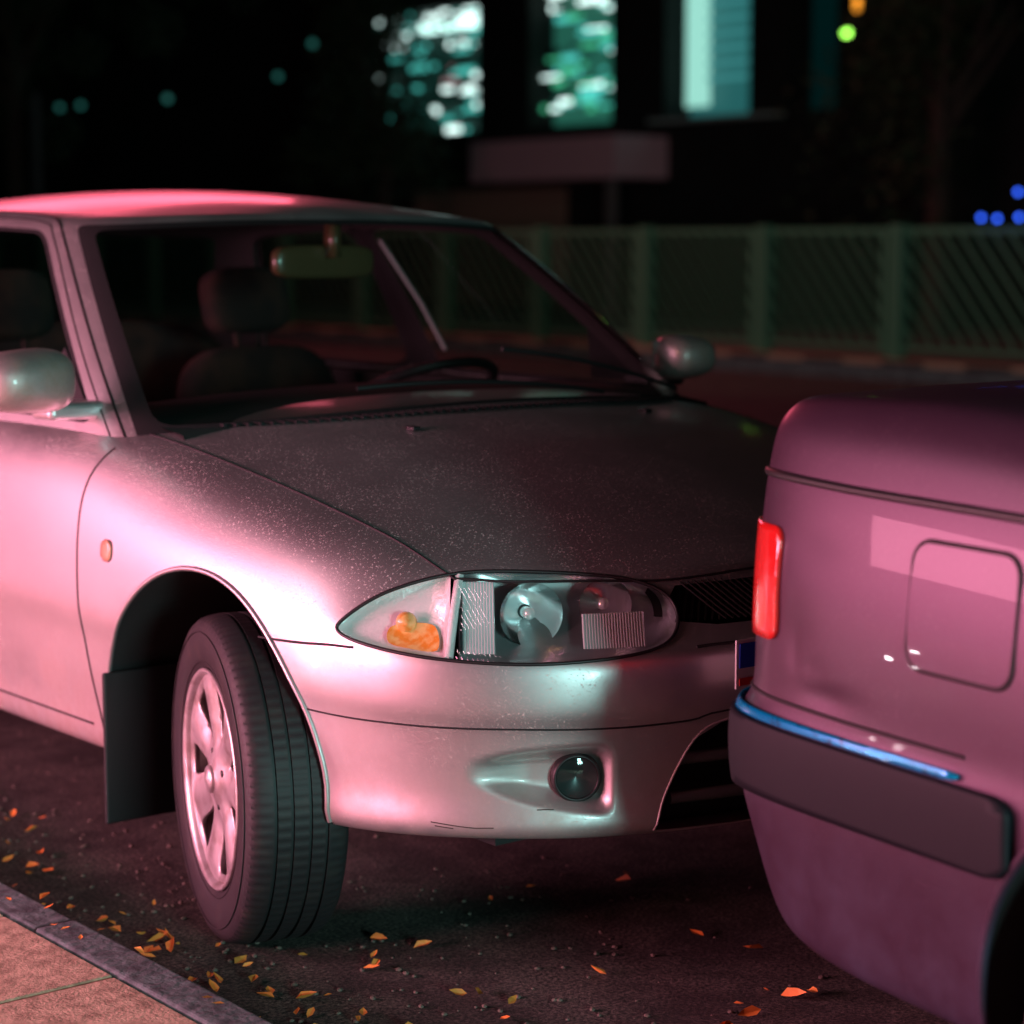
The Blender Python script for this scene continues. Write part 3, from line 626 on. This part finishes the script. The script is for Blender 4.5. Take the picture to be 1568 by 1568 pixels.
M_pave=mat('paving',(.68,.50,.35),0,.85,noise=(34,(.36,.25,.17),.36,.66),bump=(160,.7,.004))
def paving(bm):
    x=1.612
    while x>-7:
        y=-6+random.random()*.3
        while y<14:
            addbox(bm,x-.396,x,y,y+.396,-.04,.079+random.uniform(-.002,.002)); y+=.402
        x-=.402
bm_obj('pavement',paving,M_pave,bevel=.004)
bm_obj('pavement_bed',lambda bm:addbox(bm,-8,1.60,-60,90,-.05,.055),mat('bed',(.04,.035,.03),0,.9))
bm_obj('far_kerb',lambda bm:kerb(bm,14.9,15.05,.13),M_kerb)
# grit and crumbs on the road surface near the gutter
def grit(bm):
    rnd=random.Random(11)
    for i in range(1100):
        x=1.72+abs(rnd.gauss(0,.45)); y=rnd.uniform(1.3,6); r=rnd.uniform(.0015,.0055)
        a=rnd.uniform(0,6); bmesh.ops.create_icosphere(bm,subdivisions=1,radius=r,matrix=Matrix.Translation((x,y,r*.5))@Matrix.Rotation(a,4,'Z')@Matrix.Diagonal((1.3,1,.7,1)))
bm_obj('road_grit',grit,mat('grit',(.14,.11,.09),0,.9))
M_leaf=mat('dry_leaf',(.80,.24,.04),0,.6,noise=(8,(.90,.34,.07),.4,.6))
V=[];F=[]
def leaf(x,y,z,s,ang,tilt):
    R=Matrix.Rotation(ang,4,'Z')@Matrix.Rotation(tilt,4,'X')@Matrix.Rotation(random.uniform(-.5,.5),4,'Y'); b=len(V); c=random.uniform(.1,.5)*s
    P=[(-1,0,0),(-.4,.42,c/s),(.3,.36,c/s*.8),(1,0,.25),(.3,-.36,c/s*.8),(-.4,-.42,c/s),(-.3,0,0),(.4,0,.05)]
    for p in P:
        q=R@Vector(p)*s; V.append((x+q.x,y+q.y,max(z+.004,z+.006+q.z)))
    for f in ((0,6,1),(1,6,7,2),(2,7,3),(3,7,4),(4,7,6,5),(5,6,0)): F.append(tuple(b+i for i in f))
for i in range(120):
    x=1.74+abs(random.gauss(0,.17)); y=random.uniform(2.2,6); leaf(x,y,0,random.uniform(.008,.022),random.uniform(0,6.3),random.uniform(-.6,.6))
for i in range(95):
    x=random.uniform(1.75,5); y=random.uniform(1.2,3.2); leaf(x,y,0,random.uniform(.008,.022),random.uniform(0,6.3),random.uniform(-.6,.6))
for cx,cy in ((2.16,2.72),(2.38,2.36),(2.55,2.45),(1.88,3.35)):
    for i in range(3): leaf(cx+random.gauss(0,.04),cy+random.gauss(0,.04),0,random.uniform(.014,.026),random.uniform(0,6),random.uniform(-.8,.8))
for i in range(12): leaf(1.66+random.gauss(0,.02),random.uniform(2.7,4.2),.083,random.uniform(.008,.016),random.uniform(0,6),0)
mk('fallen_leaves',V,F,M_leaf,smooth=False)

# ================================================= BACKGROUND
M_fence=mat('fence_paint',(.08,.24,.14),0,.5)
def fence(bm):
    y=-4; P=1.75; X=15.5
    while y<40:
        addbox(bm,X-.06,X+.06,y-.07,y+.07,.16,1.42); addbox(bm,X-.03,X+.03,y+.13,y+.19,.2,1.36)
        addbox(bm,X-.02,X+.02,y+.07,y+P-.07,1.33,1.39); addbox(bm,X-.02,X+.02,y+.07,y+P-.07,.24,.29)
        for i in range(-5,9):
            s0=y+.2+i*.19; (ya,za),(yb,zb)=(s0,.30),(s0+.85,1.33); lo_,hi_=y+.2,y+P-.09
            if yb<=lo_ or ya>=hi_: continue
            m_=(zb-za)/(yb-ya)
            if ya<lo_: za+=m_*(lo_-ya); ya=lo_
            if yb>hi_: zb-=m_*(yb-hi_); yb=hi_
            vs=[bm.verts.new(v) for v in ((X-.01,ya,za),(X-.01,yb,zb),(X-.01,yb-.035,zb+.03),(X-.01,ya-.035,za+.03))]
            bm.faces.new(vs)
        y+=P
bm_obj('metal_fence',fence,M_fence)
fp=bm_obj('fence_plinth',lambda bm:addbox(bm,15.3,15.7,-6,42,0,.16),mat('plinth',(.42,.30,.20),0,.8))
def stripes(bm):
    y=-6
    while y<40: addbox(bm,15.285,15.298,y,y+.5,.01,.15); y+=1.0
bm_obj('plinth_stripes',stripes,mat('stripe_black',(.02,.02,.02),0,.7)).parent=fp
sheet('far_pavement',15.05,60,-60,90,.02,mat('far_paving',(.12,.10,.09),0,.9))
# building
bl=empty('shop_building',(25,28,0))
def bx(name,x0,x1,y0,y1,z0,z1,m): return bm_obj(name,lambda bm:addbox(bm,x0-25,x1-25,y0-28,y1-28,z0,z1),m,bl)
M_wall=mat('dark_wall',(.012,.012,.012),0,.9,noise=(2,(.008,.008,.008),.4,.6))
wins=[(32.1,35.9,3.3,5.65),(28.35,30.6,3.5,6.0),(25.0,27.0,3.3,5.75),(23.1,24.2,3.35,5.3)]
bx('wall_low',25,33,0,60,0,3.3,M_wall); bx('wall_top',25,33,0,60,6.0,9,M_wall)
edges=[0,23.1,24.2,25.0,27.0,28.35,30.6,32.1,35.9,60]
for i in range(0,len(edges)-1,2): bx('pier',25,33,edges[i],edges[i+1],3.3,6.0,M_wall)
E=lambda n,c,s: mat(n,(0,0,0),0,.5,emit=c,es=s)
M_bk=[E('shop_back_a',(.01,.05,.04),.4),E('shop_back_b',(.03,.20,.14),.5),E('shop_back_c',(.03,.20,.20),.55),E('shop_back_d',(.0,.02,.02),.4)]
for (y0,y1,z0,z1),m in zip(wins,M_bk):
    bx('shop_back_wall',25.6,25.65,y0,y1,3.3,6.0,m)
    if z1<6.0: bx('window_head',25.02,25.3,y0,y1,z1,6.0,M_wall)
goods={'white':E('goods_white',(.75,1,.95),2.2),'teal':E('goods_teal',(.10,.75,.65),.9),'green':E('goods_green',(.08,.7,.35),.8),'pink':E('goods_pink',(1,.55,.6),.7),'dark':M_wall}
def shelf(idx,n,pal,seed,zlo=0,zhi=1,ylo=0,yhi=1):
    y0,y1,z0,z1=wins[idx]; rnd=random.Random(seed); L_={k:[] for k in pal}
    for i in range(n):
        k=rnd.choice(pal); w=rnd.uniform(.06,.6); h=rnd.uniform(.03,.12); y=y0+(y1-y0)*rnd.uniform(ylo,yhi); z=z0+(z1-z0)*rnd.uniform(zlo,zhi)
        L_[k].append((25.3+rnd.uniform(0,.25),max(y0,y-w/2),min(y1,y+w/2),z,min(z1,z+h)))
    for k,v in L_.items():
        if v: bm_obj('shop_goods',lambda bm:[addbox(bm,a-25,a-24.98,b-28,c-28,d,e) for a,b,c,d,e in v],goods[k],bl)
shelf(0,50,['white','teal','white','teal','teal','teal','dark','dark','dark','dark'],5); shelf(0,26,['white','white','teal'],6,.70,.98,0,1); shelf(0,14,['white','teal'],16,0,.35,0,.35); shelf(0,2,['pink'],26,.4,.6,.2,.6)
shelf(1,64,['white','teal','green','green','teal','dark','dark','dark'],7); shelf(1,14,['white'],8,.7,.98); shelf(1,10,['green','teal'],9,.0,.35,0,.5); shelf(1,10,['dark'],19,.0,.35,.55,1)
bx('lit_panel',25.4,25.44,26.35,26.9,3.5,5.6,E('lit_panel',(.45,1,.85),.75))
M_bl=E('blind_slat',(.08,.42,.42),.6); bm_obj('blinds',lambda bm:[addbox(bm,.30,.32,25.35-28,26.3-28,z,z+.07) for z in np.arange(3.9,5.6,.24)],M_bl,bl)
bx('shop_tube',25.28,25.3,32.3,34.6,5.25,5.40,E('tube',(.6,1,.92),2.5)); bx('shop_tube',25.28,25.3,28.5,30.4,5.75,5.88,E('tube2',(.6,1,.8),2.5))
bx('sill',24.8,25,24.2,27.2,3.22,3.29,mat('sill',(.4,.5,.48),0,.5))
bx('canopy',23.8,25,26.9,30.8,2.3,3.0,mat('canopy',(.85,.48,.56),0,.8))
bx('canopy_post',24.0,24.15,27.2,27.35,0,2.3,mat('post',(.2,.17,.17),0,.8))
bx('shutter',24.93,24.99,29.5,34,.1,2.2,mat('shutter',(.40,.24,.18),0,.8))
def dots(name,L_,col,s,r):
    m=E(name+'_glow',col,s)
    def fn(bm):
        for p in L_: bmesh.ops.create_icosphere(bm,subdivisions=2,radius=r,matrix=Matrix.Translation(p))
    return bm_obj(name,fn,m)
dots('string_lights',[(15.4,12.46,1.47),(15.4,12.28,1.46),(15.4,12.04,1.47),(15.4,12.06,1.69),(15.4,11.8,1.50),(15.4,11.7,1.72),(15.4,11.4,1.5)],(.03,.12,1),4.5,.022)
dots('signal_lamp_green',[(24.0,22.0,4.3)],(.35,1,.1),6,.06)
dots('signal_lamp_orange',[(24.0,21.8,4.74),(24.0,21.8,4.64)],(1,.35,.03),2.2,.05)
# trees
M_bark=mat('bark',(.06,.045,.035),0,.9); M_fol=mat('foliage',(.04,.07,.03),0,.7)
def tree(loc,h,cr,seed,n=5000,tr=.2):
    rnd=random.Random(seed); e=empty('tree',loc)
    def br(bm):
        def seg(p,q,r0,r1):
            d=(q-p); M=Matrix.Translation((p+q)/2)@d.to_track_quat('Z','Y').to_matrix().to_4x4()
            bmesh.ops.create_cone(bm,cap_ends=True,segments=8,radius1=r0,radius2=r1,depth=d.length,matrix=M)
        top=Vector((0,0,h*.55)); seg(Vector((0,0,0)),top,tr,tr*.6)
        for i in range(9):
            a=rnd.uniform(0,6.28); q=top+Vector((math.cos(a)*cr*.7,math.sin(a)*cr*.7,rnd.uniform(.1,.4)*h)); seg(top-Vector((0,0,rnd.uniform(0,h*.2))),q,.07,.02)
    bm_obj('trunk',br,M_bark,e)
    cl=[(Vector((rnd.gauss(0,.45)*cr,rnd.gauss(0,.45)*cr,h*.68+rnd.gauss(0,.17)*h)),rnd.uniform(.4,.9)) for _ in range(38)]
    V=[];F=[]
    for i in range(n):
        c,r=rnd.choice(cl); d=Vector((rnd.gauss(0,1),rnd.gauss(0,1),rnd.gauss(0,1))).normalized()*r*rnd.random()**.4; p=c+d
        u=Vector((rnd.gauss(0,1),rnd.gauss(0,1),rnd.gauss(0,1))).normalized(); v=u.orthogonal().normalized(); s=rnd.uniform(.05,.10); b=len(V)
        V+= [p-u*s,p+v*s*.6,p+u*s,p-v*s*.6]; F.append((b,b+1,b+2,b+3))
    mk('crown',V,F,M_fol,e,smooth=False)
tree((20,28.1,0),5.4,1.2,1,4200,.12); tree((17.5,36,0),9,3.5,2); tree((19,44,0),9,4,3); tree((22,18.5,0),6,1.4,4,3000); tree((20,50,0),10,4,5)
dots('distant_lights',[(14.3,24.95,3.1),(16,31.3,3.35),(16,30.6,3.35),(17,25.6,4.0),(17,26.5,3.6)],(.12,.7,.6),.18,.05)
bm_obj('lamp_post',lambda bm:addbox(bm,15.9,16.0,32,32.1,0,3.6),mat('pole',(.12,.14,.15),.3,.5))

# ================================================= LIGHT (night street: unseen sources, assumed on the pavement side and ahead of the car, or added)
def area(name,loc,tgt,sx,sy,col,p):
    d=bpy.data.lights.new(name,'AREA'); d.shape='RECTANGLE'; d.size=sx; d.size_y=sy; d.color=col; d.energy=p
    o=link(bpy.data.objects.new(name,d)); o.location=loc; o.rotation_euler=(Vector(tgt)-Vector(loc)).to_track_quat('-Z','Y').to_euler(); return o
area('assumed_neon_light',(-2.5,5.3,1.15),(2,3.6,.6),5,.7,(1,.31,.47),520)  # unseen neon, assumed from the pink on the car's side; no sign modelled
area('assumed_shop_light',(-1.7,4.7,2.3),(2,3,.6),1.4,.3,(1,.55,.64),52)  # unseen light assumed for the fender's hot spot, tinted to warm the bonnet
area('added_red_light',(13.0,25,6.4),(2.8,5,1.4),6,2.4,(1,.12,.20),420)  # unseen red light added to redden the silver roof; no sign stands here
area('assumed_teal_light',(.2,-5.2,1.6),(2.4,2.6,.5),1.3,1.3,(.45,.92,.88),380)  # unseen teal light assumed from the tint on the front bumper; no street lamp
pl=bpy.data.lights.new('assumed_sodium_lamp','POINT'); pl.energy=80; pl.color=(1,.45,.10); pl.shadow_soft_size=.15; o=link(bpy.data.objects.new('assumed_sodium_lamp',pl)); o.location=(-4.2,3.0,2.3)  # unseen orange lamp assumed for the glint in the far door mirror
sp=bpy.data.lights.new('added_fence_light','SPOT'); sp.energy=130; sp.color=(.60,1,.70); sp.shadow_soft_size=.2; sp.spot_size=math.radians(100); sp.spot_blend=.6  # unseen spot added to light the fence and building; no lamp stands here
o=link(bpy.data.objects.new('added_fence_light',sp)); o.location=(9.5,16,6.5); o.rotation_euler=(Vector((17.5,17,.5))-Vector(o.location)).to_track_quat('-Z','Y').to_euler()
# unseen bulbs added to put small glints in the mauve paint
dots('added_glint_bulbs',[(.36,4.2,.22),(.10,4.55,.26),(.62,3.98,.30)],(1,.85,.9),420,.014)
w=bpy.data.worlds.new('World'); scene.world=w; w.use_nodes=True; w.node_tree.nodes['Background'].inputs[0].default_value=(.004,.007,.006,1); w.node_tree.nodes['Background'].inputs[1].default_value=.3

# ================================================= CAMERA
cd=bpy.data.cameras.new('camera'); cam=link(bpy.data.objects.new('camera',cd)); cam.location=(0,0,1.27); cam.rotation_euler=(math.radians(90-7.22),0,math.radians(-38.8))
cd.sensor_width=36; cd.lens=75.42; cd.clip_end=600; cd.clip_start=.05; cd.dof.use_dof=True; cd.dof.focus_distance=3.5; cd.dof.aperture_fstop=2.8
scene.camera=cam
scene.view_settings.view_transform='Standard'; scene.view_settings.look='None'; scene.view_settings.exposure=0
print('DONE', len(bpy.data.objects))
